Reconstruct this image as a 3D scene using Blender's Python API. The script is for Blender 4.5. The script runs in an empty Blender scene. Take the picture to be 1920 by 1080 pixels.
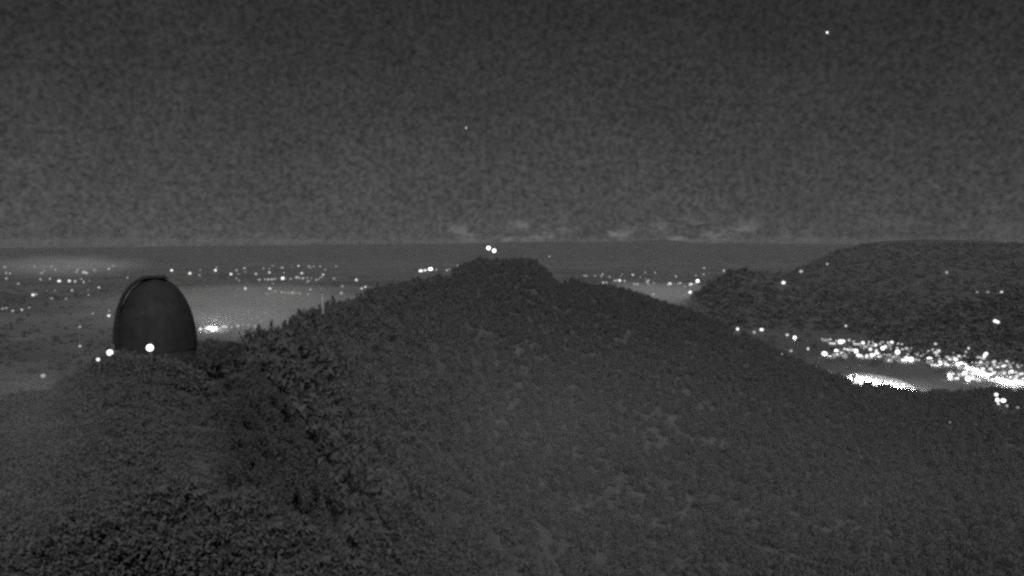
import bpy, bmesh, math, random
import numpy as np
from mathutils import Vector, Matrix, noise
from mathutils.bvhtree import BVHTree

S = bpy.context.scene
COL = S.collection
rnd = random.Random(7)
nrng = np.random.RandomState(11)

# ------------------------------------------------------------------ camera
FOV = math.radians(60)
F = 960 / math.tan(FOV / 2)              # focal length in photo pixels (1920 wide)
PITCH = math.atan((540 - 455) / F)
cd = bpy.data.cameras.new('camera'); cam = bpy.data.objects.new('camera', cd); COL.objects.link(cam)
cam.location = (0, 0, 0)
cam.rotation_euler = (math.pi / 2 - PITCH, 0, 0)
cd.sensor_width = 36; cd.lens = 18 / math.tan(FOV / 2)
cd.clip_start = 0.5; cd.clip_end = 90000
S.camera = cam
CP, SP = math.cos(PITCH), math.sin(PITCH)

# ------------------------------------------------------------------ light, sky, exposure
MOON_EL, MOON_ROT = math.radians(40), math.radians(167)
EXPO = 0.0
w = bpy.data.worlds.new('World'); S.world = w; w.use_nodes = True
nt = w.node_tree; nt.nodes.clear()
def N(tree, kind, **kw):
    n = tree.nodes.new(kind)
    for k, v in kw.items():
        if k.startswith('i_'): n.inputs[k[2:].replace('_', ' ')].default_value = v
        else: setattr(n, k, v)
    return n
def mathn(tree, op, a, b=None, clamp=False):
    n = tree.nodes.new('ShaderNodeMath'); n.operation = op; n.use_clamp = clamp
    for i, v in enumerate((a, b)):
        if v is None: continue
        if isinstance(v, (int, float)): n.inputs[i].default_value = v
        else: tree.links.new(v, n.inputs[i])
    return n.outputs[0]
def ramp(tree, v, a, b, c, d, smooth=True):
    n = tree.nodes.new('ShaderNodeMapRange'); tree.links.new(v, n.inputs[0])
    n.interpolation_type = 'SMOOTHSTEP' if smooth else 'LINEAR'
    for i, x in enumerate((a, b, c, d)): n.inputs[i + 1].default_value = x
    return n.outputs[0]
SKY_STRENGTH = 0.0094
sky = N(nt, 'ShaderNodeTexSky', sky_type='NISHITA', sun_disc=False)
sky.sun_elevation = MOON_EL; sky.sun_rotation = MOON_ROT; sky.altitude = 1200
bw = N(nt, 'ShaderNodeRGBToBW'); nt.links.new(sky.outputs[0], bw.inputs[0])
tc = N(nt, 'ShaderNodeTexCoord')
sx = N(nt, 'ShaderNodeSeparateXYZ'); nt.links.new(tc.outputs['Generated'], sx.inputs[0])
el = sx.outputs['Z']
# the sky of a light-polluted night is flatter than a day sky: compress the contrast
base = mathn(nt, 'POWER', bw.outputs[0], 0.92)
# camera grain imitated as mottling in the sky colour
def noise_n(scale_vec, scale, detail, rough=0.5):
    mp = N(nt, 'ShaderNodeMapping'); mp.inputs['Scale'].default_value = scale_vec
    nt.links.new(tc.outputs['Generated'], mp.inputs[0])
    t = N(nt, 'ShaderNodeTexNoise'); t.inputs['Scale'].default_value = scale
    t.inputs['Detail'].default_value = detail; t.inputs['Roughness'].default_value = rough
    nt.links.new(mp.outputs[0], t.inputs['Vector']); return t.outputs[0]
fine = noise_n((1, 1, 1.1), 170, 2, 0.7)
mid = noise_n((1, 1, 1.3), 46, 2, 0.6)
broad = noise_n((1, 1, 1.6), 9, 3)
m1 = ramp(nt, fine, 0.25, 0.75, 0.48, 1.52, False)
m2 = mathn(nt, 'MULTIPLY', ramp(nt, broad, 0.3, 0.7, 0.92, 1.08, False), ramp(nt, mid, 0.3, 0.7, 0.93, 1.07, False))
body = mathn(nt, 'MULTIPLY', mathn(nt, 'MULTIPLY', base, m1), m2)
# low cloud bank lit from below just above the far mountains
wis = noise_n((1, 1, 2.6), 26, 3, 0.65)
bandlow = ramp(nt, el, -0.004, 0.006, 0, 1)
bandhi = ramp(nt, el, 0.008, 0.032, 1, 0)
wm = mathn(nt, 'MULTIPLY', mathn(nt, 'MULTIPLY', bandlow, bandhi), ramp(nt, wis, 0.46, 0.68, 0, 1.9))
wm = mathn(nt, 'MULTIPLY', wm, ramp(nt, sx.outputs['X'], -0.12, -0.03, 0.12, 1.0))
wm = mathn(nt, 'MULTIPLY', wm, ramp(nt, sx.outputs['X'], 0.20, 0.34, 1.0, 0.35))   # the bank stands over the towns to the right of the summit
body2 = mathn(nt, 'ADD', body, mathn(nt, 'MULTIPLY', mathn(nt, 'MULTIPLY', base, wm), 0.9))
bg = N(nt, 'ShaderNodeBackground'); nt.links.new(body2, bg.inputs[0]); bg.inputs[1].default_value = SKY_STRENGTH
wo = N(nt, 'ShaderNodeOutputWorld'); nt.links.new(bg.outputs[0], wo.inputs[0])

MOON = 2.0
ld = bpy.data.lights.new('moon', 'SUN'); ld.energy = MOON; ld.angle = math.radians(0.5); ld.color = (1, 0.995, 0.985)
lo = bpy.data.objects.new('moon', ld); COL.objects.link(lo)
mdir = Vector((math.sin(MOON_ROT) * math.cos(MOON_EL), math.cos(MOON_ROT) * math.cos(MOON_EL), math.sin(MOON_EL)))
lo.rotation_euler = mdir.to_track_quat('Z', 'Y').to_euler()
vs = S.view_settings
vs.view_transform = 'Standard'; vs.look = 'None'; vs.gamma = 1; vs.use_curve_mapping = False; vs.exposure = EXPO
S.cycles.max_bounces = 4; S.cycles.diffuse_bounces = 2; S.cycles.volume_bounces = 1
S.cycles.sample_clamp_indirect = 0.5
S.cycles.filter_width = 2.9              # the soft lens of the webcam
S.cycles.use_denoising = False

# ------------------------------------------------------------------ helpers
def ray(px, py):
    v = Vector(((px - 960) / F, 1, -(py - 540) / F))
    return Vector((v.x, v.y * CP + v.z * SP, -v.y * SP + v.z * CP))   # unnormalised
def tan_dep(px, py):
    """horizontal azimuth and drop per horizontal metre of a photo pixel"""
    d = ray(px, py); h = math.hypot(d.x, d.y)
    return math.atan2(d.x, d.y), -d.z / h
def project(p):
    y = p[1] * CP - p[2] * SP; z = p[1] * SP + p[2] * CP
    return 960 + F * p[0] / y, 540 - F * z / y
def az_of(px): return math.atan2((px - 960) / F, CP)
def tag(o, label=None, cat=None, group=None, kind=None):
    if label: o['label'] = label
    if cat: o['category'] = cat
    if group: o['group'] = group
    if kind: o['kind'] = kind
    return o
def grey(v): return (v, v, v, 1)
def mat(name, val, rough=0.9, var=0.0, vscale=1.0, bump=0.0, bscale=1.0, emit=None, metal=0.0, patches=None):
    m = bpy.data.materials.new(name); m.use_nodes = True; t = m.node_tree
    b = t.nodes['Principled BSDF']
    b.inputs['Base Color'].default_value = grey(val); b.inputs['Roughness'].default_value = rough
    b.inputs['Metallic'].default_value = metal
    b.inputs['Specular IOR Level'].default_value = 0.15
    co = t.nodes.new('ShaderNodeTexCoord')
    if var or patches:
        nz = t.nodes.new('ShaderNodeTexNoise'); nz.inputs['Scale'].default_value = vscale
        nz.inputs['Detail'].default_value = 5; nz.inputs['Roughness'].default_value = 0.65
        t.links.new(co.outputs['Object'], nz.inputs['Vector'])
        f = ramp(t, nz.outputs[0], 0.3, 0.7, max(val * (1 - var), 0.002), val * (1 + var), False)
        if patches:
            vo = t.nodes.new('ShaderNodeTexVoronoi'); vo.inputs['Scale'].default_value = patches[0]
            t.links.new(co.outputs['Object'], vo.inputs['Vector'])
            sp = t.nodes.new('ShaderNodeSeparateColor'); t.links.new(vo.outputs['Color'], sp.inputs[0])
            f = mathn(t, 'MULTIPLY', f, ramp(t, sp.outputs[0], 0, 1, 1 - patches[1], 1 + patches[1], False))
        t.links.new(f, b.inputs['Base Color'])
    if bump:
        nb = t.nodes.new('ShaderNodeTexNoise'); nb.inputs['Scale'].default_value = bscale
        nb.inputs['Detail'].default_value = 4
        t.links.new(co.outputs['Object'], nb.inputs['Vector'])
        bp = t.nodes.new('ShaderNodeBump'); bp.inputs['Strength'].default_value = 0.6
        bp.inputs['Distance'].default_value = bump
        t.links.new(nb.outputs[0], bp.inputs['Height']); t.links.new(bp.outputs[0], b.inputs['Normal'])
    if emit is not None:
        b.inputs['Emission Color'].default_value = (1, 1, 1, 1); b.inputs['Emission Strength'].default_value = emit
    return m
M_FOREST_FLOOR = mat('forest_floor', 0.095, var=0.35, vscale=0.05, bump=0.5, bscale=0.6)
M_FAR = mat('far_forest', 0.075, var=0.6, vscale=0.02, bump=6, bscale=0.03)
M_RANGE = mat('mountain_rock', 0.070, var=0.4, vscale=0.006, bump=30, bscale=0.006)
M_PLAIN = mat('plain_fields', 0.105, var=0.3, vscale=0.002, patches=(0.002, 0.2), bump=2, bscale=0.02)
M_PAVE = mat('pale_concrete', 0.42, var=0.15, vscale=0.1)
M_ROAD = mat('worn_asphalt', 0.12, var=0.25, vscale=0.2)
M_LEAF = mat('beech_leaves', 0.080, var=0.35, vscale=0.25)
M_NEEDLE = mat('dark_evergreen', 0.085, var=0.2, vscale=0.6)
M_SCRUB = mat('dry_scrub', 0.092, var=0.15, vscale=0.2)
M_BARK = mat('bark', 0.10, var=0.3, vscale=3, bump=0.03, bscale=6)
M_DOME = mat('silhouette_dome_metal', 0.029, rough=0.75, var=0.35, vscale=0.7, bump=0.01, bscale=3)  # very dark base colour carries the unlit silhouette of the dome
M_DOMEDK = mat('dome_shutter_metal', 0.020, rough=0.6, var=0.3, vscale=1.2)
M_DWALL = mat('dome_wall_plaster', 0.030, var=0.3, vscale=1.1, bump=0.01, bscale=9)  # wall darkened to the same silhouette tone as the shell
M_POLE = mat('painted_steel', 0.12, rough=0.5, var=0.2, vscale=4)
M_MAST = mat('pale_streak_column', 0.30, var=0.25, vscale=1.0)  # pale tone of the upright streak in the ridge trees
M_HWALL = mat('house_plaster', 0.5, var=0.2, vscale=0.3)
M_HROOF = mat('house_roof_tiles', 0.13, var=0.3, vscale=0.5)

def mesh_np(name, V, Fa, m, parent=None, smooth=False):
    me = bpy.data.meshes.new(name)
    V = np.asarray(V, np.float32); Fa = np.asarray(Fa, np.int32); k = Fa.shape[1]
    me.vertices.add(len(V)); me.vertices.foreach_set('co', V.ravel())
    me.loops.add(Fa.size); me.loops.foreach_set('vertex_index', Fa.ravel())
    me.polygons.add(len(Fa)); me.polygons.foreach_set('loop_start', np.arange(0, Fa.size, k, dtype=np.int32))
    me.polygons.foreach_set('use_smooth', np.full(len(Fa), smooth))
    me.update(calc_edges=True); me.materials.append(m)
    o = bpy.data.objects.new(name, me); COL.objects.link(o); o.parent = parent
    return o
def obj(name, bm, m, parent=None, smooth=False):
    me = bpy.data.meshes.new(name); bm.normal_update(); bm.to_mesh(me); bm.free()
    for p in me.polygons: p.use_smooth = smooth
    for mm in (m if isinstance(m, (list, tuple)) else [m]): me.materials.append(mm)
    o = bpy.data.objects.new(name, me); COL.objects.link(o); o.parent = parent
    return o
def empty(name, loc, rz=0):
    o = bpy.data.objects.new(name, None); COL.objects.link(o); o.location = loc; o.rotation_euler.z = rz
    o.empty_display_size = 0.3
    return o
def tube(bm, pts, rads, seg=8, cap=True, mi=0):
    rings = []
    for i, (p, r) in enumerate(zip(pts, rads)):
        p = Vector(p)
        a = Vector(pts[max(i - 1, 0)]); b = Vector(pts[min(i + 1, len(pts) - 1)])
        d = (b - a).normalized(); u = d.orthogonal().normalized(); v = d.cross(u)
        if rings and i: pass
        rings.append([bm.verts.new(p + (u * math.cos(t) + v * math.sin(t)) * r)
                      for t in [2 * math.pi * k / seg for k in range(seg)]])
    for a, b in zip(rings, rings[1:]):
        for k in range(seg):
            f = bm.faces.new((a[k], a[(k + 1) % seg], b[(k + 1) % seg], b[k])); f.material_index = mi
    if cap:
        for r in (rings[0][::-1], rings[-1]):
            f = bm.faces.new(r); f.material_index = mi
def lathe(bm, prof, seg=48, mi=0, cap=True):
    rings = [[bm.verts.new((r * math.cos(t), r * math.sin(t), z)) for t in [2 * math.pi * k / seg for k in range(seg)]]
             for r, z in prof]
    for a, b in zip(rings, rings[1:]):
        for k in range(seg): bm.faces.new((a[k], a[(k + 1) % seg], b[(k + 1) % seg], b[k])).material_index = mi
    if cap:
        bm.faces.new(rings[0][::-1]); bm.faces.new(rings[-1])
def box(bm, c, s, rz=0, mi=0):
    r = bmesh.ops.create_cube(bm, size=1, matrix=Matrix.Translation(c) @ Matrix.Rotation(rz, 4, 'Z') @ Matrix.Diagonal((*s, 1)))
    for v in r['verts']:
        for f in v.link_faces: f.material_index = mi
def fbm(x, y, z=0.0, o=4):
    a, s, f = 0.0, 1.0, 1.0
    for _ in range(o):
        a += s * noise.noise((x * f, y * f, z + 7.3 * f)); s *= 0.5; f *= 2.07
    return a

# ------------------------------------------------------------------ terrain
PLAIN = -300.0
CREST = [(-260, 760), (0, 748), (100, 722), (150, 692), (190, 664), (215, 652), (300, 648), (372, 640), (400, 630),
         (450, 624), (480, 616), (520, 602), (560, 580), (600, 570), (650, 560), (700, 546), (760, 530), (830, 508),
         (860, 500), (884, 488), (905, 484), (940, 486), (985, 484), (1006, 488), (1024, 503), (1037, 521), (1050, 531), (1066, 525), (1076, 524),
         (1092, 530), (1150, 535), (1200, 550), (1250, 567), (1290, 578), (1340, 599), (1400, 624), (1450, 650),
         (1500, 675), (1560, 701), (1600, 711), (1660, 722), (1700, 730), (1740, 735), (1830, 734), (1880, 725),
         (1920, 723), (2180, 720)]
CX, CY = zip(*CREST)
DX = (-260, 0, 215, 300, 400, 500, 600, 750, 930, 1100, 1300, 1500, 2180)
DY = (95, 100, 110, 118, 142, 205, 330, 720, 1400, 1500, 1450, 1300, 1300)
CAN_X, CAN_Y = (-260, 380, 440, 485, 540, 2180), (0.3, 0.5, 2.2, 5.6, 6.9, 6.9)   # canopy height the wood adds to the skyline
def crest(px):
    az, tdep = tan_dep(px, np.interp(px, CX, CY))
    D = float(np.interp(px, DX, DY)); return az, tdep, D
def hill_drop(px, r, nz=True):
    """drop below the camera of the near hill at photo column px and distance r"""
    az, tcr, D = crest(px)
    can = float(np.interp(px, CAN_X, CAN_Y))
    L = D * 0.35
    if r <= D:
        e = (math.exp(-r / L) - math.exp(-D / L)) / (1 - math.exp(-D / L))
        drop = r * (tcr + (0.9 - tcr) * e) + 8 * math.exp(-r / 30) + can
    else:
        k = r - D
        drop = D * tcr + can + k * (0.12 + 0.5 * min(1, k / 200))
    if nz:
        x, y = r * math.sin(az), r * math.cos(az)
        amp = min(1, max(0, (D - r) / (0.25 * D))) * min(1.0, r / 250) * 7
        if amp > 0: drop += amp * fbm(x * 0.008, y * 0.008)
    return drop
def col_of(x, y):
    az = math.atan2(x, y); return 960 + math.tan(az) * CP * F
def hill_z(x, y):
    return max(-hill_drop(col_of(x, y), math.hypot(x, y)), PLAIN - 1)
def build_hill():
    cols = np.linspace(-240, 2160, 520); nr = 150
    V = []
    for px in cols:
        az, _, D = crest(px)
        rs = list(4 + (D - 4) * (np.linspace(0, 1, nr - 40)) ** 1.5) + list(D + (900) * np.linspace(0.004, 1, 40) ** 1.4)
        for r in rs:
            V.append((r * math.sin(az), r * math.cos(az), max(-hill_drop(px, r), PLAIN - 1)))
    nc = len(cols)
    Fa = []
    for i in range(nc - 1):
        for j in range(nr - 1):
            a = i * nr + j; Fa.append((a, a + nr, a + nr + 1, a + 1))
    o = mesh_np('hill', V, np.array(Fa), M_FOREST_FLOOR, smooth=True)
    tag(o, kind='structure'); return o
hill = build_hill()

def ridge(name, pts, D, wf, wb, m, rough, nscale, ncol=360, nrow=46, seed=0.0):
    X, Y = zip(*pts); V = []
    cols = np.linspace(X[0], X[-1], ncol)
    prof = np.concatenate([np.linspace(-1, 0, nrow // 2 + 8), np.linspace(0, 1, nrow // 2 - 7)[1:]])
    for px in cols:
        az, t = tan_dep(px, np.interp(px, X, Y))
        hc = max(-D * t - PLAIN, 0)
        for u in prof:
            r = D + (u * wf if u < 0 else u * wb)
            x, y = r * math.sin(az), r * math.cos(az)
            s = (1 - abs(u)); s = s * s * (3 - 2 * s) if u > 0 else s ** 0.85
            env = min(1, abs(u) * 3.5) * (1 - abs(u)) ** 0.5
            n = fbm(x * nscale, y * nscale, seed, 5)
            jag = fbm(x * nscale * 5, y * nscale * 5, seed + 3, 3) * rough * 0.12
            V.append((x, y, PLAIN - 0.6 + max(0, hc * s + env * n * rough + jag * min(1, hc / 40) * (1 - abs(u)))))
    nr = len(prof)
    Fa = [(i * nr + j, (i + 1) * nr + j, (i + 1) * nr + j + 1, i * nr + j + 1) for i in range(ncol - 1) for j in range(nr - 1)]
    o = mesh_np(name, V, np.array(Fa), m, smooth=True); tag(o, kind='structure'); return o
R1 = ridge('hills', [(1225, 612), (1262, 590), (1290, 566), (1320, 542), (1345, 523), (1370, 508), (1388, 505), (1408, 508),
                     (1430, 516), (1460, 526), (1500, 534), (1560, 542), (1650, 549), (1800, 556), (1950, 560), (2180, 566)],
           4000, 800, 900, M_FAR, 28, 0.0022, seed=1.0)
R2 = ridge('hills', [(1600, 640), (1700, 610), (1780, 578), (1840, 560), (1890, 546), (1920, 541), (2000, 530), (2200, 520)],
           3000, 520, 700, M_FAR, 24, 0.003, seed=5.0)
R3 = ridge('mountains', [(1380, 560), (1430, 523), (1470, 519), (1500, 500), (1540, 482), (1570, 469), (1610, 459), (1645, 453),
                         (1700, 450), (1760, 449), (1830, 450), (1900, 454), (1960, 456), (2200, 462)],
           7500, 2300, 1800, M_RANGE, 60, 0.0011, seed=9.0)
R4 = ridge('mountains', [(-300, 468), (0, 465), (250, 463), (480, 460), (640, 458), (760, 457), (880, 456), (960, 454), (1040, 453),
                         (1130, 454), (1200, 452), (1240, 449), (1275, 452), (1300, 456), (1400, 455), (1440, 457), (1560, 458), (1900, 458), (2200, 460)],
           16000, 2200, 1200, M_RANGE, 25, 0.0008, ncol=500, seed=14.0)
# the plain: one sheet to beyond the mountains
g = np.linspace(-19000, 19000, 60)
gy = np.linspace(-400, 19000, 60)
V = [(x, y, PLAIN) for x in g for y in gy]
Fa = [(i * 60 + j, (i + 1) * 60 + j, (i + 1) * 60 + j + 1, i * 60 + j + 1) for i in range(59) for j in range(59)]
plain = mesh_np('ground', V, np.array(Fa), M_PLAIN); tag(plain, kind='structure')

def bvh(o):
    me = o.data; return BVHTree.FromPolygons([v.co for v in me.vertices], [p.vertices[:] for p in me.polygons])
BV = [bvh(o) for o in (hill, R1, R2, R3, R4, plain)]
def hit(px, py, skip_hill=False):
    d = ray(px, py).normalized(); best = None
    for i, b in enumerate(BV):
        if skip_hill and i == 0: continue
        h = b.ray_cast(Vector((0, 0, 0)), d)
        if h[0] is not None and (best is None or h[3] < best[1]): best = (h[0], h[3], i)
    return best
def slab(name, pix, m, th=0.25):
    """a paved piece of ground on the plain, outline given as places seen in the photo"""
    bm = bmesh.new(); P = []
    for px, py in pix:
        d = ray(px, py); k = PLAIN / d.z; P.append(Vector((d.x * k, d.y * k, PLAIN + th)))
    top = [bm.verts.new(p) for p in P]; bot = [bm.verts.new(p - Vector((0, 0, th + 0.3))) for p in P]
    bm.faces.new(top)
    for i in range(len(P)): j = (i + 1) % len(P); bm.faces.new((top[i], bot[i], bot[j], top[j]))
    bmesh.ops.recalc_face_normals(bm, faces=bm.faces)
    o = obj(name, bm, m); tag(o, kind='structure'); return o
slab('pavement', [(1586, 706), (1600, 700), (1630, 701), (1660, 706), (1690, 713), (1712, 724), (1730, 740), (1590, 740)], M_PAVE)
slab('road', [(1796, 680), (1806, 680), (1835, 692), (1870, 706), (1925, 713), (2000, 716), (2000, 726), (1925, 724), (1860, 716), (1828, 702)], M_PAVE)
slab('pavement', [(380, 611), (425, 609), (432, 622), (380, 624)], M_PAVE)

# ------------------------------------------------------------------ lamps
SPECKS = []
LAMPS = []     # (px,py,d,level,label,group)
def A(px, py, d, lv, label, group=None): LAMPS.append((px, py, d, lv, label, group))
G1 = 'lamps scattered over the far left plain'
for a in [(5, 579, 7, .25), (12, 578, 7, .25), (24, 583, 7, .3), (41, 581, 7, .42), (55, 577, 6, .2)]:
    A(*a, 'dim blurred lamp in the faint row of lights at the left picture edge', G1)
for a in [(97, 560, 7, .2), (124, 561, 7, .2), (150, 613, 8, .3), (174, 588, 6, .28), (205, 583, 6, .22), (239, 521, 6, .2)]:
    A(*a, 'very faint lamp in the haze to the left of the dome', G1)
for a in [(76, 524, 7, .3), (141, 528, 7, .42), (157, 529, 6, .4), (178, 508, 7, .2)]:
    A(*a, 'dim lamp in the distant broken row left of the dome top', G1)
A(157, 511, 9, .5, 'lamp pair partner on the left in the highest row left of the dome'); A(162, 512, 8, .5, 'lamp pair partner on the right in the highest row left of the dome')
A(111, 527, 7, .8, 'bright lamp at the left end of the short row left of the dome')
A(130, 527, 7, .7, 'bright lamp in the middle of the short row left of the dome')
A(62, 553, 6, .8, 'single small lamp standing alone near the left edge, above the faint row')
A(204, 592, 7, .8, 'small lamp just left of the dome at half its height')
A(150, 649, 7, .5, 'dim lamp on the plain low to the left of the dome')
A(81, 705, 12, .3, 'broad faint lamp in the misty hollow at the lower left')
A(322, 507, 6, .9, 'small sharp lamp straight above the right shoulder of the dome')
A(356, 513, 8, .7, 'soft lamp second to the right above the dome')
A(374, 516, 6, .35, 'faint lamp between two brighter ones right above the dome')
A(404, 507, 6, .9, 'small sharp lamp in the top row right of the dome')
A(433, 514, 7, .75, 'lamp with dim smudge below it in the top row right of the dome')
A(460, 541, 7, .85, 'lone lamp in the empty plain, left one of two level lamps')
A(506, 541, 7, .85, 'lone lamp in the empty plain, right one of two level lamps')
A(530, 522, 9, 1.1, 'brightest round lamp of the rows on the left plain')
A(480, 514, 8, .4, 'dim soft lamp left of the upper lamp above the long row'); A(505, 511, 7, .55, 'small lamp above the long dim row on the left plain')
G2 = 'dim lamps in the long rows on the left plain'
for a in [(497, 524, 6, .35), (503, 524, 7, .42), (510, 524, 7, .42), (516, 523, 6, .35), (556, 520, 6, .45), (561, 521, 6, .4),
          (568, 522, 7, .42), (576, 521, 6, .3), (584, 522, 6, .2), (579, 500, 6, .35), (588, 500, 6, .25), (447, 514, 6, .2),
          (460, 511, 7, .22), (545, 523, 7, .22)]:
    A(*a, 'dim lamp in the upper long row beyond the wooded ridge', G2)
for a in [(528, 548, 6, .45), (535, 549, 6, .35), (541, 549, 6, .4), (548, 549, 7, .5), (554, 550, 6, .3), (562, 550, 6, .42),
          (582, 543, 8, .3), (578, 552, 9, .22), (642, 537, 7, .3), (640, 550, 11, .16)]:
    A(*a, 'dim lamp in the lower long row just above the jagged ridge trees', G2)
G3 = 'lamps of the bright village right of the dome'
A(376, 617, 8, 1.2, 'clear round lamp touching the right foot of the dome')
for a in [(386, 616, 7, 1.0), (391, 615, 9, 2.0), (397, 614, 9, 1.8), (399, 618, 9, 2.0), (405, 616, 9, 1.8), (410, 617, 6, .8), (414, 616, 6, .7)]:
    A(*a, 'glaring lamp in the fused white cluster right of the dome foot', G3)
for a in [(419, 612, 8, .9), (424, 613, 7, 1.0), (404, 600, 8, .5), (398, 598, 7, .3), (446, 611, 7, .8), (415, 622, 8, .4),
          (480, 612, 11, .5), (434, 613, 7, .5), (456, 609, 7, .4), (466, 610, 7, .5), (440, 606, 6, .3), (490, 603, 8, .35), (428, 607, 7, .35), (412, 606, 7, .3), (472, 598, 8, .25), (466, 584, 7, .25), (498, 587, 8, .3), (483, 595, 7, .22), (505, 592, 7, .2)]:
    A(*a, 'softer lamp around the white cluster right of the dome', G3)
A(668, 525, 7, .6, 'small lamp above the ridge trees, upper one of two right of the pale streak')
A(678, 541, 6, .6, 'left half of the double lamp at the tree line right of the pale streak')
A(685, 538, 6, .6, 'right half of the double lamp at the tree line right of the pale streak')
A(789, 508, 8, 1.2, 'left lamp of the bright row of three left of the summit')
A(797, 507, 7, .8, 'weaker middle lamp of the bright row of three left of the summit')
A(807, 505, 9, 1.4, 'right and largest lamp of the bright row of three left of the summit')
G4 = 'faint lamps along the left shoulder of the summit'
for a in [(838, 507, 7, .42), (843, 505, 6, .25), (858, 498, 6, .28), (867, 499, 6, .28), (818, 506, 9, .16)]:
    A(*a, 'faint smudged lamp where the ridge climbs to the summit', G4)
A(1030, 481, 6, .4, 'single faint lamp above the right slope of the summit')
A(1131, 530, 6, .45, 'left lamp of the dim line above the saddle, left of centre gap'); A(1137, 530, 6, .5, 'second lamp of the dim line above the saddle')
A(1162, 526, 7, .8, 'brightest lamp of the dim line above the saddle'); A(1171, 527, 6, .42, 'lamp trailing right of the brightest one above the saddle')
A(1189, 533, 7, .42, 'left lamp of the pair at the end of the saddle line'); A(1195, 533, 7, .45, 'right lamp of the pair at the end of the saddle line')
A(1215, 532, 6, .3, 'faint lamp between the saddle line and the valley gap'); A(1256, 532, 8, .75, 'soft lamp in the middle of the valley gap')
A(1225, 552, 8, .6, 'soft lamp low on the slope edge at the left of the valley gap')
A(1308, 527, 9, 1.5, 'bright lamp highest at the right side of the valley gap')
A(1295, 533, 7, .85, 'smaller lamp between the two bright ones of the valley gap')
A(1294, 548, 9, 1.5, 'bright lamp lowest at the right side of the valley gap')
A(1284, 553, 8, .3, 'dim smudge of a lamp left below the lowest bright one in the gap')
A(1320, 503, 7, .3, 'faint lamp high above the valley gap'); A(1357, 508, 8, .42, 'blurred lamp on the left shoulder of the round hill')
A(1469, 530, 8, 1.1, 'sharp lone lamp right of the round hill'); A(1502, 509, 8, .5, 'blurred lamp on the slope above the sharp lone one')
A(1551, 495, 5, .45, 'tiny lamp high on the right mountain flank'); A(1775, 511, 6, .4, 'faint tiny lamp alone on the dark right mountain')
A(1832, 548, 6, .3, 'faint left lamp of three on the far right slope'); A(1852, 548, 6, .3, 'faint middle lamp of three on the far right slope')
A(1878, 548, 6, .7, 'brightest right lamp of three on the far right slope')
A(1866, 602, 7, 1.1, 'left half of the bright double lamp below the far right slope'); A(1871, 604, 7, 1.1, 'right half of the bright double lamp below the far right slope')
A(1586, 611, 6, .65, 'small lamp alone above the left part of the town'); A(1770, 612, 6, .22, 'barely visible lamp above the middle of the town')
A(1383, 617, 8, .95, 'lamp leftmost in the scattered line leading to the town')
A(1414, 623, 8, .42, 'dim lamp second in the scattered line leading to the town')
A(1428, 618, 8, 1.1, 'bright lamp third in the scattered line leading to the town')
A(1476, 628, 7, .6, 'soft lamp beside a sharper one in the line leading to the town')
A(1490, 633, 7, 1.3, 'sharp bright lamp in the line leading to the town')
A(1483, 658, 7, .42, 'dim lamp below the line leading to the town'); A(1515, 654, 6, .7, 'small lamp left of the big one at the town edge')
A(1466, 664, 7, .18, 'barely visible lamp at the dark wood edge left of the town')
A(1546, 663, 10, 1.7, 'large round lamp at the left end of the town')
G5 = 'lamps crowded in the valley town'
for a in [(1556, 663, 6, .45), (1541, 636, 6, .35), (1547, 638, 6, .35), (1552, 638, 6, .4), (1557, 638, 7, 1), (1576, 641, 9, 1.4), (1581, 640, 8, 1),
          (1592, 638, 7, .45), (1601, 641, 7, .45), (1618, 643, 8, 1.2), (1568, 659, 9, 1.3), (1574, 661, 7, .8), (1582, 663, 8, .5), (1563, 666, 8, .3),
          (1592, 656, 6, .5), (1598, 656, 7, .6), (1605, 658, 9, 1.3), (1609, 666, 8, 1.1), (1614, 667, 7, .9), (1625, 667, 6, .9),
          (1634, 666, 8, 1.4), (1632, 655, 8, 1.1), (1628, 646, 7, .4), (1621, 650, 7, .4), (1613, 650, 7, .3), (1636, 648, 5, .5)]:
    A(*a, 'lamp among those thinly spread in the left half of the town', G5)
for a in [(1672, 642, 7, 1), (1665, 643, 6, .45), (1642, 647, 7, .9), (1650, 645, 6, .5), (1655, 653, 9, 1.3), (1660, 650, 7, 1), (1644, 665, 10, 1.5),
          (1643, 658, 7, .8), (1666, 668, 9, 1.3), (1671, 670, 6, .8), (1673, 664, 8, 1), (1683, 660, 9, 1.5), (1692, 655, 7, .4), (1699, 653, 7, .5),
          (1704, 660, 7, .5), (1702, 665, 7, .4), (1693, 675, 8, 1), (1699, 673, 9, 1.3), (1708, 674, 9, 1.4), (1716, 664, 6, .3), (1670, 654, 6, .4),
          (1652, 668, 6, .4), (1725, 668, 6, .2)]:
    A(*a, 'lamp in the tight middle knot of the town', G5)
A(1743, 674, 11, 1.9, 'large lone round lamp right of the middle knot of the town')
A(1754, 645, 6, .7, 'small top lamp of the three above the gap in the town')
A(1754, 661, 7, .7, 'lower left lamp of the three above the gap in the town')
A(1761, 658, 6, .85, 'lower right lamp of the three above the gap in the town')
for a in [(1762, 681, 9, 1.4), (1770, 678, 6, .5), (1773, 681, 6, .6), (1779, 675, 8, 1.1), (1781, 679, 6, .9), (1792, 674, 8, 1.1), (1798, 668, 7, .7)]:
    A(*a, 'lamp in the short stretch before the lit road starts', G5)
A(1797, 683, 8, 1.4, 'round lamp at the head of the glaring lit road')
A(1816, 653, 6, .8, 'small lamp above the lit road, upper of two'); A(1811, 660, 6, .4, 'faint lamp above the lit road, lower of two')
G6 = 'lamps of the right half of the town above the road'
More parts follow.
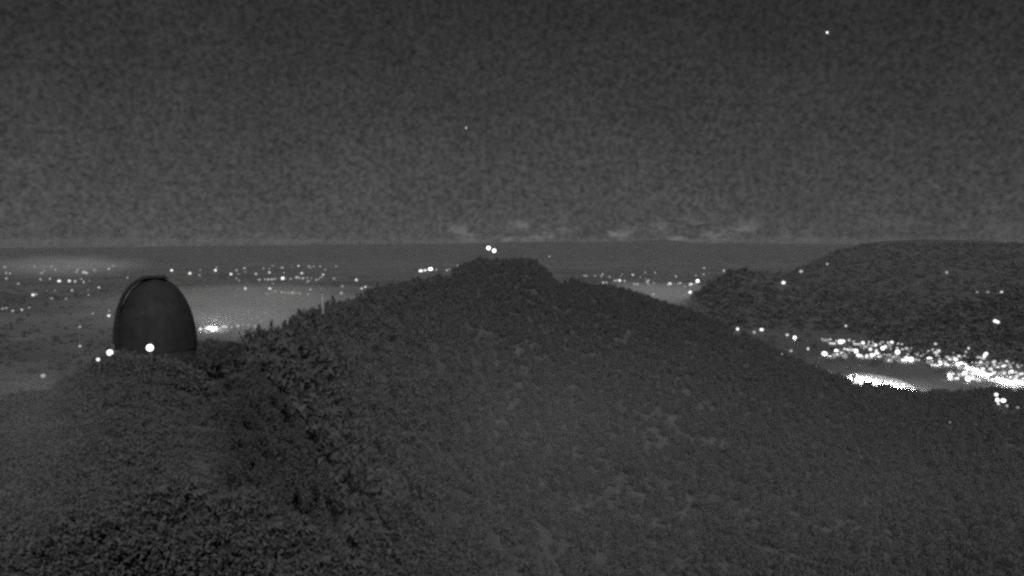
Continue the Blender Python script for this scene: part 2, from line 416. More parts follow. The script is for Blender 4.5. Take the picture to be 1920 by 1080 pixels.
for a in [(1832, 670, 6, .4), (1838, 671, 6, .35), (1849, 663, 7, 1.1), (1846, 667, 8, 1.1), (1844, 672, 7, .6), (1850, 679, 6, .85), (1839, 679, 6, .75),
          (1834, 685, 8, .7), (1889, 678, 7, 1.2), (1863, 679, 6, .7), (1864, 685, 6, .7), (1868, 688, 6, .5), (1879, 681, 6, .9), (1881, 687, 7, .9),
          (1875, 692, 6, .7), (1843, 692, 8, .8), (1858, 692, 8, .7), (1864, 699, 8, .7), (1874, 700, 6, .6), (1882, 700, 7, .8), (1897, 697, 9, 1.2),
          (1896, 704, 7, .8), (1907, 705, 7, .6), (1915, 704, 7, .5), (1852, 697, 7, .5), (1888, 694, 6, .4), (1903, 699, 6, .4), (1868, 706, 6, .6)]:
    A(*a, 'lamp crowding above the glaring road at the right edge', G6)
for a in [(1809, 699, 9, 1.1), (1781, 705, 9, 1.4), (1787, 703, 7, 1.2), (1797, 703, 6, .6), (1815, 710, 11, 1.6), (1824, 709, 8, .9), (1836, 713, 8, .5),
          (1833, 710, 6, .4)]:
    A(*a, 'lamp in the small group below the glaring road', 'lamps below the lit road')
road = [(1803, 685), (1815, 691), (1830, 698), (1850, 705), (1866, 712), (1882, 717), (1900, 718), (1922, 720)]
k = 0
for (x0, y0), (x1, y1) in zip(road, road[1:]):
    n = max(2, int(math.hypot(x1 - x0, y1 - y0) / 4.5))
    for i in range(n):
        u = i / n
        A(x0 + (x1 - x0) * u + rnd.uniform(-1, 1), y0 + (y1 - y0) * u - 1 + rnd.uniform(-2.5, 1.5), rnd.uniform(7, 10), rnd.uniform(1.2, 2.4),
          'glaring lamp in the fused white row along the lit road', 'lamps along the lit road')
for a in [(1603, 707, 8, 1.6), (1610, 709, 9, 1.6), (1641, 716, 5, 1.2)]:
    A(*a, 'lamp in the bright blob or streak of the paved yard', 'lamps of the paved yard')
A(1868, 740, 7, 1.1, 'upper lamp of the little group below the road on the dark hill')
A(1870, 750, 8, 1.3, 'left middle lamp of the little group on the dark hill')
A(1872, 757, 6, .8, 'left lowest lamp of the little group on the dark hill')
A(1881, 751, 8, 1.4, 'right bright lamp of the little group on the dark hill')
A(1888, 761, 6, .5, 'dim lamp trailing right below the little group on the dark hill')
A(1908, 764, 6, .28, 'faint last lamp near the right edge on the dark hill')
A(1781, 792, 4, .42, 'tiny isolated lamp in the dark wood at the lower right')

for i in range(90):
    py = 500 + 60 * rnd.random() ** 1.4; px = rnd.uniform(0, 640)
    if 205 < px < 375 and py > 505: continue
    if px > 560 and py > 535: continue
    SPECKS.append((px, py, rnd.uniform(3.5, 6.5), rnd.random() < .3))
for i in range(34):
    px = rnd.uniform(1095, 1330); SPECKS.append((px, rnd.uniform(512, 528 if px < 1200 else 545), rnd.uniform(3.5, 6), rnd.random() < .4))
for i in range(120):
    px = rnd.uniform(1590, 1918); y0 = 638 + max(0, px - 1640) * .17
    SPECKS.append((px, y0 + rnd.uniform(0, 28), rnd.uniform(3, 6), rnd.random() < .7))
GLOW = {}
def lamp_mat(lv):
    key = round(lv, 1) if lv < 1 else round(lv * 2) / 2
    if key not in GLOW:
        GLOW[key] = mat('lamp_glow', 0.5, emit=1.6 * min(key, 1.6) ** 1.9)
    GLOW[key].cycles.emission_sampling = 'NONE'   # the bulbs below light the ground
    return GLOW[key]
LM = {}
def lamp_mesh(lv):
    m = lamp_mat(lv)
    if m.name not in LM:
        bm = bmesh.new()
        tube(bm, [(0, 0, 0), (0, 0, -2), (0, 0, -9)][::-1], [0.22, 0.16, 0.12], 6, mi=0)
        r = bmesh.ops.create_icosphere(bm, subdivisions=2, radius=1)
        for v in r['verts']:
            for f in v.link_faces: f.material_index = 1
        me = bpy.data.meshes.new('street_lamp'); bm.to_mesh(me); bm.free()
        me.materials.append(M_POLE); me.materials.append(m); LM[m.name] = me
    return LM[m.name]
def specks():
    bm = bmesh.new()
    for (px, py, d, hi) in SPECKS:
        r = hit(px, py + 3, px < 1500); r = hit(px, py + 7 / r[1] * F, True) or r
        p, dist = r[0], r[1]; rad = .30 * d * dist / F; h = 7.0
        tube(bm, [(p.x, p.y, p.z - 1), (p.x, p.y, p.z + h)], [.2, .12], 4, mi=0)
        q = bmesh.ops.create_icosphere(bm, subdivisions=1, radius=rad, matrix=Matrix.Translation((p.x, p.y, p.z + h + rad)) @ Matrix.Diagonal((rnd.uniform(.8, 1.8), 1, 1, 1)))
        for v in q['verts']:
            for f in v.link_faces: f.material_index = 2 if hi else 1
    a, b = mat('speck_glow', .5, emit=.16), mat('speck_glow', .5, emit=.55)
    for m in (a, b): m.cycles.emission_sampling = 'NONE'
    o = obj('town_lights', bm, [M_POLE, a, b])
    tag(o, 'countless tiny faint lights sprinkled between the brighter lamps of plain and valley town', 'lights', kind='stuff')
specks()
HILL_LAMPS = []
for (px, py, d, lv, label, grp) in LAMPS:
    hh = 9.0; r = hit(px, py + 3)
    for _ in range(5):
        r = hit(px, py + hh / r[1] * F)
        if r[2] == 0 and py < np.interp(px, CX, CY) + 6: r = hit(px, py + 3, True)
    base, dist = r[0], r[1]
    d3 = ray(px, py); hor = math.hypot(base.x, base.y) / math.hypot(d3.x, d3.y)
    head = d3 * hor
    if head.z - base.z < 2: head.z = base.z + 2
    rad = (0.29 + 0.07 * min(lv, 1.5)) * d * dist / F
    o = bpy.data.objects.new('street_lamp', lamp_mesh(lv)); COL.objects.link(o)
    o.location = head; e = rnd.uniform(.75, 1.25); o.scale = (rad * e, rad, rad * rnd.uniform(.8, 1.1))
    tag(o, label, 'street lamp', grp)
    if lv >= 1.2 and (r[2] != 0):
        L = bpy.data.lights.new('bulb', 'POINT'); L.energy = 14 * lv * rad ** 2 * 30; L.shadow_soft_size = 1.0
        b = bpy.data.objects.new('bulb', L); COL.objects.link(b); b.parent = o; b.location = (0, 0, -1.25)
    if r[2] == 0 or lv > .35: HILL_LAMPS.append((px, py, dist, d))
    o['_pole'] = (head.z - base.z) / rad
# poles reach from the head down to the ground: one pole length per lamp would need its own mesh, so the shared
# pole is made long enough for the tallest and simply runs on into the ground
del_keys = [o for o in COL.objects if '_pole' in o.keys()]
for o in del_keys: del o['_pole']

def flood(px, py, power, h, label, grp=None):
    """a floodlight on a pole: pole, housing and its own light"""
    d = ray(px, py); k = (PLAIN + h) / d.z; x, y = d.x * k, d.y * k
    root = empty('floodlight', (x, y, PLAIN))
    bm = bmesh.new(); tube(bm, [(0, 1.2, -.5), (0, 1.2, h + 1.5)], [.3, .16], 6); obj('pole', bm, M_POLE, root)
    bm = bmesh.new(); box(bm, (0, .5, h + 1.9), (3.2, 1.8, .35)); obj('housing', bm, M_POLE, root)
    L = bpy.data.lights.new('bulb', 'POINT'); L.energy = power; L.shadow_soft_size = 1.5
    o = bpy.data.objects.new('bulb', L); COL.objects.link(o); o.parent = root; o.location = (0, 0, h)
    tag(root, label, 'floodlight', grp)
for px, py, pw in [(1597, 703, 90000), (1607, 704, 240000), (1617, 706, 210000), (1625, 707, 100000), (1632, 709, 110000), (1645, 712, 110000), (1658, 715, 130000),
                   (1670, 717, 150000), (1682, 719.5, 170000), (1694, 722, 130000)]:
    flood(px, py, pw, 9, 'pole floodlight over the slanting bright yard in front of the town', 'floodlights of the paved yard')
for px, py, pw in [(1812, 686, 25000), (1835, 694, 30000), (1858, 702, 30000), (1880, 708, 26000), (1905, 711, 26000)]:
    flood(px, py, pw, 15, 'pole floodlight over the glaring road at the right edge', 'floodlights of the lit road')
for px, py, pw in [(392, 612, 18000), (404, 611, 15000)]:
    flood(px, py, pw, 18, 'floodlight over the fused white cluster right of the dome foot', 'floodlights right of the dome')

# ------------------------------------------------------------------ trees
def leaf_cloud(n, R, H, size, seed, conifer=False, base=0.0):
    rs = np.random.RandomState(seed)
    # sub-clumps give the crown an uneven outline and gaps
    if conifer:
        u = rs.rand(n) ** 0.75; z = base + (1 - u) * H if False else base + rs.rand(n) ** 1.25 * H
        rr = R * (1 - (z - base) / H) ** 0.9 * (0.55 + 0.45 * np.abs(np.sin((z - base) / H * 26)))
        a = rs.rand(n) * 6.283; q = rs.rand(n) ** 0.4
        C = np.stack([rr * q * np.cos(a), rr * q * np.sin(a), z - 0.12 * rr * q], 1)
    else:
        k = 9
        cc = rs.normal(size=(k, 3)); cc /= np.linalg.norm(cc, axis=1)[:, None]
        cc *= (0.35 + 0.3 * rs.rand(k))[:, None]; cr = 0.36 + 0.22 * rs.rand(k)
        idx = rs.randint(0, k, n); dd = rs.normal(size=(n, 3)); dd /= np.linalg.norm(dd, axis=1)[:, None]
        C = cc[idx] + dd * (cr[idx] * (0.55 + 0.45 * rs.rand(n) ** 0.5))[:, None]
        C *= np.array([R, R, H / 2]); C[:, 2] += base + H / 2
    A1 = rs.normal(size=(n, 3)); A1 /= np.linalg.norm(A1, axis=1)[:, None]
    B1 = rs.normal(size=(n, 3)); B1 -= (B1 * A1).sum(1)[:, None] * A1; B1 /= np.linalg.norm(B1, axis=1)[:, None]
    s = size * (0.6 + 0.8 * rs.rand(n))[:, None]
    V = np.stack([C + A1 * s, C + B1 * s * 0.75, C - A1 * s * 0.8], 1).reshape(-1, 3)
    return V, np.arange(n * 3).reshape(-1, 3)
def trunk_bm(h, r, limbs, seed, top):
    rs = random.Random(seed); bm = bmesh.new()
    tube(bm, [(0, 0, -0.4), (0.05 * h * rs.uniform(-1, 1), 0, h * .5), (0, 0.03 * h, top)], [r, r * .7, r * .2], 7)
    for _ in range(limbs):
        a = rs.uniform(0, 6.28); z0 = h * rs.uniform(.6, 1.1); L = h * rs.uniform(.35, .6)
        tube(bm, [(0, 0, z0), (math.cos(a) * L * .5, math.sin(a) * L * .5, z0 + L * .35),
                  (math.cos(a) * L, math.sin(a) * L, z0 + L * .8)], [r * .4, r * .25, r * .06], 5)
    return bm
TREES = []
def make_proto(i, kind):
    root = empty('beech_tree' if kind == 'b' else 'spruce_tree', (0, 0, 0))
    if kind == 'b':
        V, Fa = leaf_cloud(1500, 2.9, 5.4, 0.30, 40 + i, base=1.8)
        obj('trunk', trunk_bm(3.2, .24, 6, i, 5.5), M_BARK, root, True)
        mesh_np('crown', V, Fa, M_LEAF, root)
    else:
        V, Fa = leaf_cloud(1500, 1.9, 8.2, 0.26, 60 + i, True, 0.7)
        obj('trunk', trunk_bm(4, .2, 0, i, 8.3), M_BARK, root, True)
        mesh_np('crown', V, Fa, M_NEEDLE, root)
    return root
def copy_tree(o):
    c = o.copy(); COL.objects.link(c)
    for ch in o.children:
        d = ch.copy(); COL.objects.link(d); d.parent = c
    return c
PB = [make_proto(i, 'b') for i in range(4)]; PS = [make_proto(i, 's') for i in range(3)]
used = set()
def place_tree(proto, loc, s, rz, label, group, cat='tree', sz=None):
    o = proto if proto.name not in used else copy_tree(proto)
    used.add(proto.name)
    o.location = loc; o.scale = (s, s, sz or s); o.rotation_euler = (0, 0, rz)
    tag(o, label, cat, group); return o

# scatter points over the wooded hill
pts = []
tries = 0
while len(pts) < 17500 and tries < 110000:
    tries += 1
    px = rnd.uniform(-50, 1970); az, tcr, D = crest(px)
    r = D * 1.06 * math.sqrt(rnd.random())
    if rnd.random() > max(D / 1500, .3): continue
    t = hill_drop(px, r, False) / r
    if t > 0.47 or r < 45: continue
    if px < 405 or (px < 480 and rnd.random() < .5) or (px < 465 and r > D * .7): continue
    pts.append((r, px, az))
# extra trees right on the skyline so the crest reads as wooded
for i in range(1500):
    px = rnd.uniform(485, 1960); az, tcr, D = crest(px)
    pts.append((D * rnd.uniform(0.95, 1.02), px, az))
pts.sort(key=lambda q: q[0])
def clear_of_lamps(x, y, z, r):
    u, v = project((x, y, z + 4))
    hw = 4.5 / r * F
    for (px, py, dist, d) in HILL_LAMPS:
        if r < dist + 6 and abs(u - px) < hw + d * .6 and v - hw * 1.3 < py + d: return False
    return True
P = []
for r, px, az in pts:
    x, y = r * math.sin(az), r * math.cos(az); z = hill_z(x, y)
    if (px > 1340 or 770 < px < 880) and not clear_of_lamps(x, y, z, r): continue
    P.append((x, y, z, r, px))
n_ind = 240
for i, (x, y, z, r, px) in enumerate(P[:n_ind]):
    sp = rnd.random() < 0.35
    pr = rnd.choice(PS if sp else PB)
    s = rnd.uniform(0.75, 1.1) * ((0.36 if px < 468 else 0.44 if px < 530 else 0.6 if px < 680 else 1) if r > crest(px)[2] * .78 else (.5 if px < 465 else .75 if px < 520 else .95))
    place_tree(pr, (x, y, z - 0.2), s, rnd.uniform(0, 6.28),
               ('pointed dark spruce in the near wood below the dome and the jagged ridge' if sp else
                'round leafy tree in the near wood below the dome and the jagged ridge'),
               'spruces of the near wood' if sp else 'leafy trees of the near wood')
# far wood: one mass
tmpl = [leaf_cloud(110, 4.2, 8.2, 1.05, 100 + i) for i in range(7)] + [leaf_cloud(100, 2.5, 11.0, 0.95, 200 + i, True) for i in range(3)]
Vs, Fs, off = [], [], 0
for i, (x, y, z, r, px) in enumerate(P[n_ind:]):
    j = nrng.randint(0, 7) if nrng.rand() < 0.88 else nrng.randint(7, 10)
    V0, F0 = tmpl[j]; a = nrng.rand() * 6.28; s = nrng.uniform(0.6, 1.3)
    if r < 300: s *= 0.9
    if px < 680 and r > crest(px)[2] * .8: s *= .55 if px < 560 else .72
    c, sn = math.cos(a) * s, math.sin(a) * s
    V1 = np.stack([V0[:, 0] * c - V0[:, 1] * sn + x, V0[:, 0] * sn + V0[:, 1] * c + y, V0[:, 2] * s * nrng.uniform(.85, 1.15) + z - 0.3], 1)
    Vs.append(V1); Fs.append(F0 + off); off += len(V1)
wood = mesh_np('forest', np.concatenate(Vs), np.concatenate(Fs), M_LEAF)
tag(wood, 'dense wood covering the whole dark hillside up to the summit', 'forest', kind='stuff')

# copses and hedges of the plain and the far slopes: vertical clumps, nobody could count them
tm = [leaf_cloud(36, 1.0, 1.3, .42, 400 + i, base=-.2) for i in range(6)]
Vs, Fs, off = [], [], 0
for i in range(15000):
    px = rnd.uniform(-60, 1980); py = 458 + 290 * rnd.random() ** 1.3
    r = hit(px, py)
    if r is None or r[2] in (0, 4): continue
    if r[2] == 3 and rnd.random() < .5: continue
    if r[2] == 5 and rnd.random() < (.62 if px < 1500 else .75): continue
    if any(abs(q[0] - px) < 7 and -2 < py - q[1] < 12 and q[3] > .35 for q in LAMPS): continue
    if r[2] == 5 and ((1570 < px < 1740 and py > 692) or (px > 1790 and py > 684)): continue
    V0, F0 = tm[i % 6]; a = rnd.uniform(0, 6.28); s = rnd.uniform(8, 19) if r[1] < 4500 else rnd.uniform(12, 28)
    if r[2] == 5: s *= .6
    c, sn = math.cos(a) * s, math.sin(a) * s; p = r[0]
    Vs.append(np.stack([V0[:, 0] * c * 1.4 - V0[:, 1] * sn + p.x, V0[:, 0] * sn + V0[:, 1] * c + p.y, V0[:, 2] * s * .8 + p.z], 1)); Fs.append(F0 + off); off += len(V0)
cop = mesh_np('woodland', np.concatenate(Vs), np.concatenate(Fs), M_FAR)
tag(cop, 'dark scattered woods and copses over the plain and far slopes', 'woodland', kind='stuff')

# jagged trees on the skyline left of the summit
for px in (474, 487, 503, 516, 528, 541, 553, 566, 579, 594, 622, 636, 655, 672, 690, 712, 738):
    px += rnd.uniform(-4, 4); az, tcr, D = crest(px); r = D * rnd.uniform(.97, 1.0)
    x, y = r * math.sin(az), r * math.cos(az); z = hill_z(x, y)
    place_tree(rnd.choice(PS), (x, y, z - .2), rnd.uniform(.75, 1.05) * (0.46 if px < 530 else .66), rnd.uniform(0, 6),
               'pointed spruce standing out on the jagged skyline right of the dome', 'spruces on the jagged skyline')
# bushy trees hiding the right foot of the dome
for px, py, r in ((366, 658, 109), (384, 650, 113), (402, 645, 118), (420, 640, 128), (436, 636, 140)):
    az, tt = tan_dep(px, py); x, y = r * math.sin(az), r * math.cos(az); top = -r * tt
    s_ = max((top - hill_z(x, y)) / 7.2, .55)
    place_tree(rnd.choice(PB), (x, y, top - 7.2 * s_), s_, rnd.uniform(0, 6), 'bushy tree at the right foot of the dome', 'bushes at the right foot of the dome')
def skyline_tree(px, h, label, D=None):
    az, tcr, D0 = crest(px); r = D0 * 0.995
    x, y = r * math.sin(az), r * math.cos(az)
    return place_tree(PS[0], (x, y, hill_z(x, y) - .3), h / 8.9, 1.0, label, None)
skyline_tree(1072, 17, 'lone tall spruce on the small knoll right of the summit')
# broad dark evergreen crowns close below the camera at the lower left
V, Fa = leaf_cloud(9000, 3.6, 5.6, 0.17, 77, base=1.2)
oak = empty('holm_oak', (0, 0, 0)); obj('trunk', trunk_bm(3.0, .26, 7, 5, 5.0), M_BARK, oak, True); mesh_np('crown', V, Fa, M_NEEDLE, oak)
where = ['leftmost, cut by the picture edge', 'second from the left', 'topmost, in the middle of the clump', 'just right of the topmost one', 'right-hand and lower',
         'lowest at the right end']
for (px, py, r, s), wh in zip([(70, 985, 46, .9), (180, 935, 47, 1.0), (300, 888, 49, 1.1), (420, 905, 48, 1.05), (520, 960, 46, .95), (610, 1025, 44, .9)], where):
    az, tt = tan_dep(px, py); x, y = r * math.sin(az), r * math.cos(az); top = -r * tt
    place_tree(oak, (x, y, top - 6.6 * s), s, rnd.uniform(0, 6), 'dark round evergreen of the near clump, ' + wh,
               'near evergreens at the bottom left')
# low scrub on the open slope at the left
tm = [leaf_cloud(150, .95, 1.0, .15, 300 + i) for i in range(5)]
Vs, Fs, off = [], [], 0
for i in range(3300):
    px = rnd.uniform(-120, 540); az, tcr, D = crest(px); r = 26 + (D * 1.0 - 26) * math.sqrt(rnd.random())
    x, y = r * math.sin(az), r * math.cos(az); z = hill_z(x, y)
    if r > D * .8 and px > 150 and math.hypot(x - 114 * math.sin(az_of(294)), y - 114 * math.cos(az_of(294))) < 7: continue
    V0, F0 = tm[i % 5]; a = rnd.uniform(0, 6.28); s = rnd.uniform(.5, 1.3); c, sn = math.cos(a) * s, math.sin(a) * s
    Vs.append(np.stack([V0[:, 0] * c - V0[:, 1] * sn + x, V0[:, 0] * sn + V0[:, 1] * c + y, V0[:, 2] * s * .8 + z - .12], 1)); Fs.append(F0 + off); off += len(V0)
scrub = mesh_np('scrub', np.concatenate(Vs), np.concatenate(Fs), M_SCRUB)
tag(scrub, 'low scrub covering the open slope below the dome at the left', 'scrub', kind='stuff')

Vs, Fs, off = [], [], 0
for i in range(120):
    px = rnd.uniform(222, 376); az = az_of(px); r = rnd.uniform(103, 107.5)
    if abs(px - 281) < 12: r = 107.5
    x, y = r * math.sin(az), r * math.cos(az); z = hill_z(x, y); V0, F0 = tm[i % 5]; s = rnd.uniform(.9, 1.6) + (.5 if px > 300 else 0)
    V1 = V0 * s; V1[:, 2] *= .9; Vs.append(V1 + np.array([x, y, z - .1])); Fs.append(F0 + off); off += len(V0)
o = mesh_np('scrub', np.concatenate(Vs), np.concatenate(Fs), M_NEEDLE)
tag(o, 'belt of dark bushes hiding the foot of the dome', 'scrub', kind='stuff')

# ------------------------------------------------------------------ observatory dome
az, tt = tan_dep(294, 650); DR = 114.0
ux = DR / F * 1.0
dc = Vector((DR * math.sin(az), DR * math.cos(az), 0)); gz = hill_z(dc.x, dc.y)
Rr = 77.5 * DR / F * math.cos(az) ** 2
top_z = -DR * tan_dep(294, 520)[1]
KV = 1.82
spring = top_z - Rr * KV   # a tall, rounded dome
dome = empty('observatory_dome', (dc.x, dc.y, gz), -az)
tag(dome, 'large dark rounded observatory dome on the ridge at the left', 'observatory')
sz = spring - gz
bm = bmesh.new(); lathe(bm, [(Rr * .985, -1.5), (Rr * .985, sz - .25)], 64); obj('wall', bm, M_DWALL, dome, True)
bm = bmesh.new(); lathe(bm, [(Rr * .99, sz - .25), (Rr * 1.001, sz - .2), (Rr * 1.001, sz - .02), (Rr * .99, sz)], 64); obj('base_ring', bm, M_DOME, dome, True)
NG = 20
bm = bmesh.new()
for i in range(NG):
    a0 = 2 * math.pi * i / NG
    rows = []
    for j in range(15):
        e = math.radians(88) * j / 14
        row = []
        for k in range(5):
            a = a0 + 2 * math.pi / NG * k / 4
            rr = Rr * (1 - 0.004 * (abs(k - 2) == 2)) * (1 + .006 * math.cos((k - 2) * .6))
            row.append(bm.verts.new((rr * math.cos(e) * math.cos(a), rr * math.cos(e) * math.sin(a), sz + Rr * KV * math.sin(e))))
        rows.append(row)
    for r0, r1 in zip(rows, rows[1:]):
        for k in range(4): bm.faces.new((r0[k], r0[k + 1], r1[k + 1], r1[k]))
bmesh.ops.remove_doubles(bm, verts=bm.verts, dist=.03)
obj('dome_shell', bm, M_DOME, dome, True)
for i in range(NG):
    a = 2 * math.pi * i / NG; bm = bmesh.new()
    tube(bm, [((Rr * 1.004) * math.cos(e) * math.cos(a), (Rr * 1.004) * math.cos(e) * math.sin(a), sz + Rr * (KV + .004) * math.sin(e))
              for e in [math.radians(86) * q / 10 for q in range(11)]], [.02] * 11, 5)
    obj('seam', bm, M_DOME, dome)
# shutter hood over the slit: a bulging curved slab that runs from just past the crown down the left side
half = 1.25
def arc(t, k):
    c = math.cos(t); c = math.copysign(abs(c) ** .78, c)
    return Vector((-c * Rr * (.985 + .08 * math.sin(t) + k), 0, sz + math.sin(t) * Rr * KV * (1.004 + k * .35)))
bm = bmesh.new(); ring = []
for q in range(25):
    t = math.radians(4 + 95 * q / 24); row = []
    for (s, k) in ((-1, -.06), (-1, .035), (-.6, .055), (.6, .055), (1, .035), (1, -.06)):
        p = arc(t, k); p.y = s * half; row.append(bm.verts.new(p))
    ring.append(row)
for a_, b_ in zip(ring, ring[1:]):
    for k in range(6): bm.faces.new((a_[k], a_[(k + 1) % 6], b_[(k + 1) % 6], b_[k]))
bm.faces.new(ring[0]); bm.faces.new(ring[-1][::-1])
bmesh.ops.recalc_face_normals(bm, faces=bm.faces)
obj('shutter', bm, M_DOME, dome)
for s in (-1, 1):
    bm = bmesh.new(); P_ = []
    for q in range(15):
        p = arc(math.radians(4 + 98 * q / 14), .0); p.y = s * (half + .1); P_.append(p)
    tube(bm, P_, [.07] * 15, 6); obj('rail', bm, M_DOME, dome)

# three near lamps by the dome, each with pole, arm and globe
def near_lamp(px, py, r, rad, em, h, label):
    az, t = tan_dep(px, py); x, y = r * math.sin(az), r * math.cos(az); zh = -r * t; zg = min(hill_z(x, y), zh - 1)
    root = empty('street_lamp', (x, y, zg)); H = zh - zg
    bm = bmesh.new(); tube(bm, [(0, .35, -.3), (0, .35, H * .6), (0, .35, H + rad + .25)], [.09, .07, .05], 8)
    obj('pole', bm, M_POLE, root, True)
    bm = bmesh.new(); tube(bm, [(0, .35, H + rad + .2), (0, .15, H + rad + .28), (0, 0, H + rad + .12), (0, 0, H + rad * .9)], [.045, .045, .045, .1], 6)
    obj('arm', bm, M_POLE, root, True)
    bm = bmesh.new(); bmesh.ops.create_icosphere(bm, subdivisions=3, radius=rad, matrix=Matrix.Translation((0, 0, H)))
    obj('globe', bm, mat('globe_glow', .6, emit=em), root, True)
    tag(root, label, 'street lamp'); return root
near_lamp(281, 652, 104, .36, 3.0, 4, 'big round lamp glowing in front of the foot of the dome')
near_lamp(206, 661, 106, .30, 2.5, 4, 'bright lamp on the ground just left of the dome foot')
near_lamp(184, 674, 100, .17, 1.2, 4, 'small weaker lamp lowest at the left of the dome')

# ------------------------------------------------------------------ masts
def lattice_mast(px, py, label):
    az, t = tan_dep(px, py); D = crest(px)[2] * .985; x, y = D * math.sin(az), D * math.cos(az)
    zt = -D * t; zg = hill_z(x, y); root = empty('lamp_mast', (x, y, zg)); H = zt - zg
    for i, (a, b) in enumerate(((-1, -1), (1, -1), (1, 1), (-1, 1))):
        bm = bmesh.new(); tube(bm, [(a * .7, b * .7, -.5), (a * .3, b * .3, H)], [.12, .09], 5); obj('leg', bm, M_POLE, root)
    bm = bmesh.new()
    nb = max(4, int(H / 2.2))
    for q in range(nb):
        w0 = .7 - .4 * q / nb; w1 = .7 - .4 * (q + 1) / nb; z0, z1 = H * q / nb, H * (q + 1) / nb
        for (a, b), (c, d) in (((-1, -1), (1, -1)), ((1, -1), (1, 1)), ((1, 1), (-1, 1)), ((-1, 1), (-1, -1))):
            tube(bm, [(a * w0, b * w0, z0), (c * w1, d * w1, z1)], [.05, .05], 4)
    obj('bracing', bm, M_POLE, root)
    bm = bmesh.new(); bmesh.ops.create_icosphere(bm, subdivisions=3, radius=2.6, matrix=Matrix.Translation((0, 0, H)))
    obj('lamp', bm, lamp_mat(2.0), root, True)
    tag(root, label, 'mast')
lattice_mast(916, 465, 'left and slightly higher of two lit masts on the summit')
lattice_mast(926.5, 470, 'right and slightly lower of two lit masts on the summit')
az, t = tan_dep(605, 594); D = crest(605)[2] * .93; x, y = D * math.sin(az), D * math.cos(az)
zg = hill_z(x, y); zt = -D * tan_dep(605, 541)[1]
root = empty('streak_mast', (x, y, zg)); H = zt - zg  # pale upright streak among the trees, modelled as a mast
bm = bmesh.new(); lathe(bm, [(.75, -.5), (.62, H * .5), (.45, H * .92)], 14); obj('column', bm, M_MAST, root, True)
bm = bmesh.new(); lathe(bm, [(.3, H * .92), (.95, H * .93), (.95, H * .955), (.3, H * .96)], 14); obj('platform', bm, M_MAST, root)
bm = bmesh.new(); tube(bm, [(0, 0, H * .95), (0, 0, H)], [.12, .06], 6); obj('antenna', bm, M_POLE, root)
for a in (0, 2.1, 4.2):
    bm = bmesh.new(); box(bm, (math.cos(a) * .8, math.sin(a) * .8, H * .985), (.2, .5, 1.1), a); obj('aerial_panel', bm, M_MAST, root)
tag(root, 'pale upright streak modelled as a slender mast in the jagged trees left of the summit', 'mast')

# ------------------------------------------------------------------ houses of the valley town
def house(loc, L, W, H, rz, label, group):
    root = empty('house', loc, rz)
    bm = bmesh.new()
    v = [bm.verts.new(p) for p in ((-L/2, -W/2, -.4), (L/2, -W/2, -.4), (L/2, W/2, -.4), (-L/2, W/2, -.4), (-L/2, -W/2, H), (L/2, -W/2, H), (L/2, W/2, H), (-L/2, W/2, H),
                                   (-L/2, 0, H + W * .3), (L/2, 0, H + W * .3))]
    for f in ((0, 1, 5, 4), (2, 3, 7, 6), (1, 2, 6, 9, 5), (3, 0, 4, 8, 7), (3, 2, 1, 0)): bm.faces.new([v[i] for i in f])
    obj('wall', bm, M_HWALL, root)
    bm = bmesh.new(); e = .6; ph = H + W * .3
    for s in (-1, 1):
        y1 = s * (W / 2 + e); z1 = H - e * .6
        a = [bm.verts.new(p) for p in ((-L/2 - e, 0, ph + .03), (L/2 + e, 0, ph + .03), (L/2 + e, y1, z1 + .03), (-L/2 - e, y1, z1 + .03),
                                       (-L/2 - e, 0, ph + .3), (L/2 + e, 0, ph + .3), (L/2 + e, y1, z1 + .3), (-L/2 - e, y1, z1 + .3))]
        for f in ((0, 1, 2, 3), (4, 5, 6, 7), (0, 1, 5, 4), (1, 2, 6, 5), (2, 3, 7, 6), (3, 0, 4, 7)): bm.faces.new([a[i] for i in f])
    bmesh.ops.recalc_face_normals(bm, faces=bm.faces)
    obj('roof', bm, M_HROOF, root)
    for q in range(3):
        sd = (-1, 1)[rnd.random() < .5]; x0 = (-L / 2 + L * (q + .5) / 3)
        bm = bmesh.new(); box(bm, (x0, sd * (W / 2 + .04), H * .55), (2.0, .1, 1.7)); obj('window', bm, M_WIN, root)
    tag(root, label, 'house', group)
M_WIN = mat('lit_window', .5, emit=5.0); M_WIN.cycles.emission_sampling = 'NONE'
HP = []
for (px, py, *_r) in LAMPS:
    if px > 1545 and 630 < py < 712 and rnd.random() < 0.85:
        HP.append((px + rnd.uniform(-9, 9), py + rnd.uniform(-3, 5)))
for (px, py) in HP[:130]:
    d = ray(px, py + 4); kz = PLAIN / d.z; x, y = d.x * kz, d.y * kz
    house((x, y, PLAIN), rnd.uniform(12, 20), rnd.uniform(9, 13), rnd.uniform(6, 11), rnd.uniform(0, 3.1),
          'pale gabled house lit by street lamps in the valley town', 'houses of the valley town')

# ------------------------------------------------------------------ stars
def star(px, py, d, em, label):
    v = ray(px, py).normalized() * 40000
    bm = bmesh.new(); bmesh.ops.create_icosphere(bm, subdivisions=2, radius=.34 * d * 40000 / F)
    o = obj('star', bm, mat('star_light', .5, emit=em), None, True); o.location = v; tag(o, label, 'star')
star(1551, 61, 5.5, 1.6, 'brighter star high in the sky at the upper right')
star(874, 240, 5, .5, 'fainter star in the sky left of the middle')

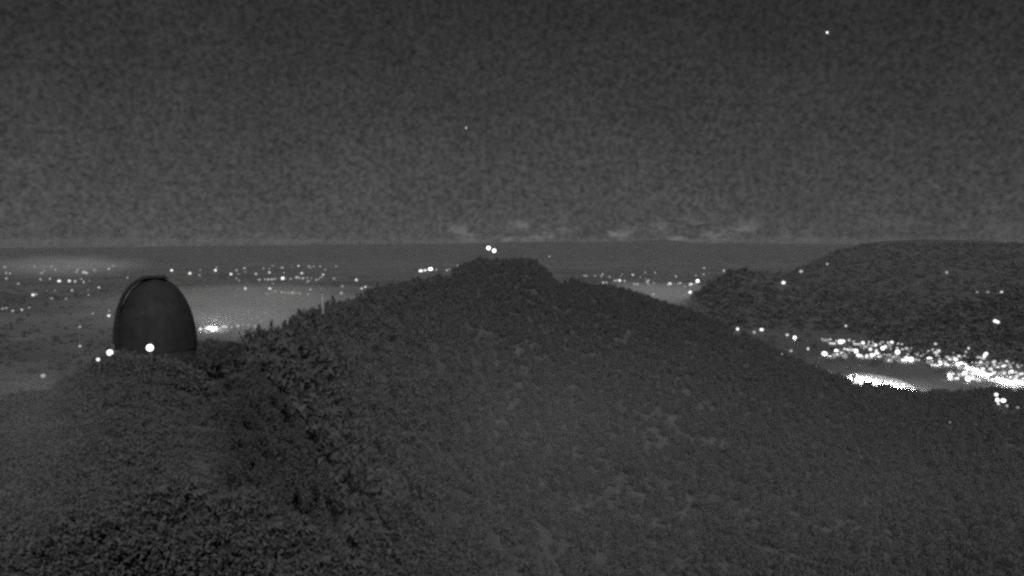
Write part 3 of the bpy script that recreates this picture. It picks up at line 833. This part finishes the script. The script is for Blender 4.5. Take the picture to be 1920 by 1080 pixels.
# ------------------------------------------------------------------ haze
HAZE = 1.6e-5
bm = bmesh.new(); box(bm, (0, 9400, (PLAIN - 1.6 + 60) / 2), (41000, 20600, 60 - PLAIN + 1.6))
hm = bpy.data.materials.new('haze'); hm.use_nodes = True; t = hm.node_tree; t.nodes.clear()
pv = t.nodes.new('ShaderNodeVolumePrincipled'); pv.inputs['Color'].default_value = (.9, .9, .9, 1)
pv.inputs['Density'].default_value = HAZE; pv.inputs['Anisotropy'].default_value = 0.0
mo = t.nodes.new('ShaderNodeOutputMaterial'); t.links.new(pv.outputs[0], mo.inputs['Volume'])
hz = obj('haze', bm, hm); tag(hz, 'thin night haze lying over the plain', 'haze', kind='stuff')

def mist(px, py, dist, rx, ry, rz, dens, label, up=0.0):
    az, t = tan_dep(px, py)
    bm = bmesh.new(); bmesh.ops.create_icosphere(bm, subdivisions=4, radius=1)
    o = obj('mist', bm, mist_mat(dens)); o.location = (dist * math.sin(az), dist * math.cos(az), PLAIN + rz * 1.02 + up)
    o.scale = (rx, ry, rz); o.rotation_euler.z = -az
    tag(o, label, 'mist', kind='stuff')
def mist_mat(dens):
    m = bpy.data.materials.new('mist'); m.use_nodes = True; t = m.node_tree; t.nodes.clear()
    pv = t.nodes.new('ShaderNodeVolumePrincipled'); pv.inputs['Color'].default_value = (.92, .92, .92, 1)
    co = t.nodes.new('ShaderNodeTexCoord')
    ln = t.nodes.new('ShaderNodeVectorMath'); ln.operation = 'LENGTH'; t.links.new(co.outputs['Object'], ln.inputs[0])
    nz = t.nodes.new('ShaderNodeTexNoise'); nz.inputs['Scale'].default_value = 3.0; t.links.new(co.outputs['Object'], nz.inputs['Vector'])
    f = mathn(t, 'MULTIPLY', ramp(t, ln.outputs['Value'], 0.15, 0.97, dens * 2.1, 0.0), ramp(t, nz.outputs[0], .35, .65, .55, 1.45))
    t.links.new(f, pv.inputs['Density'])
    mo = t.nodes.new('ShaderNodeOutputMaterial'); t.links.new(pv.outputs[0], mo.inputs['Volume']); return m
mist(470, 590, 4000, 950, 2100, 44, .62e-3, 'town glow on the plain between the dome and the jagged ridge, built as mist')  # volume added to brighten the plain like light from the towns
mist(1225, 560, 4500, 640, 1500, 42, .95e-3, 'town glow in the valley gap right of the summit, built as mist')  # stands in for the light-pollution glow in the gap
mist(125, 505, 8200, 800, 1900, 110, 2.4e-4, 'faint far glow above the left lamps, built as mist')  # distant town glow, brightened by an added volume
mist(70, 700, 1950, 75, 220, 20, .6e-3, 'small patch of mist in the hollow at the lower left')
mist(700, 700, 520, 820, 470, 125, 1.7e-4, 'thin mist added in front of the wooded hill to lift its dark tones', up=20)  # added volume: raises the blacks and flattens contrast on the hill
mist(-60, 700, 82, 24, 50, 14, 8.5e-3, 'murky veil of mist drifting over the open slope at the left', up=264)
mist(455, 605, 3150, 420, 900, 34, 1.3e-3, 'denser mist added for the glow over the village lamps right of the dome')  # second added volume, strengthens the glow around the village
mist(640, 800, 215, 120, 150, 60, 2.2e-4, 'thin mist added to soften contrast in the near ravine right of the open slope', up=192)  # added volume, makes the near trees less crisp
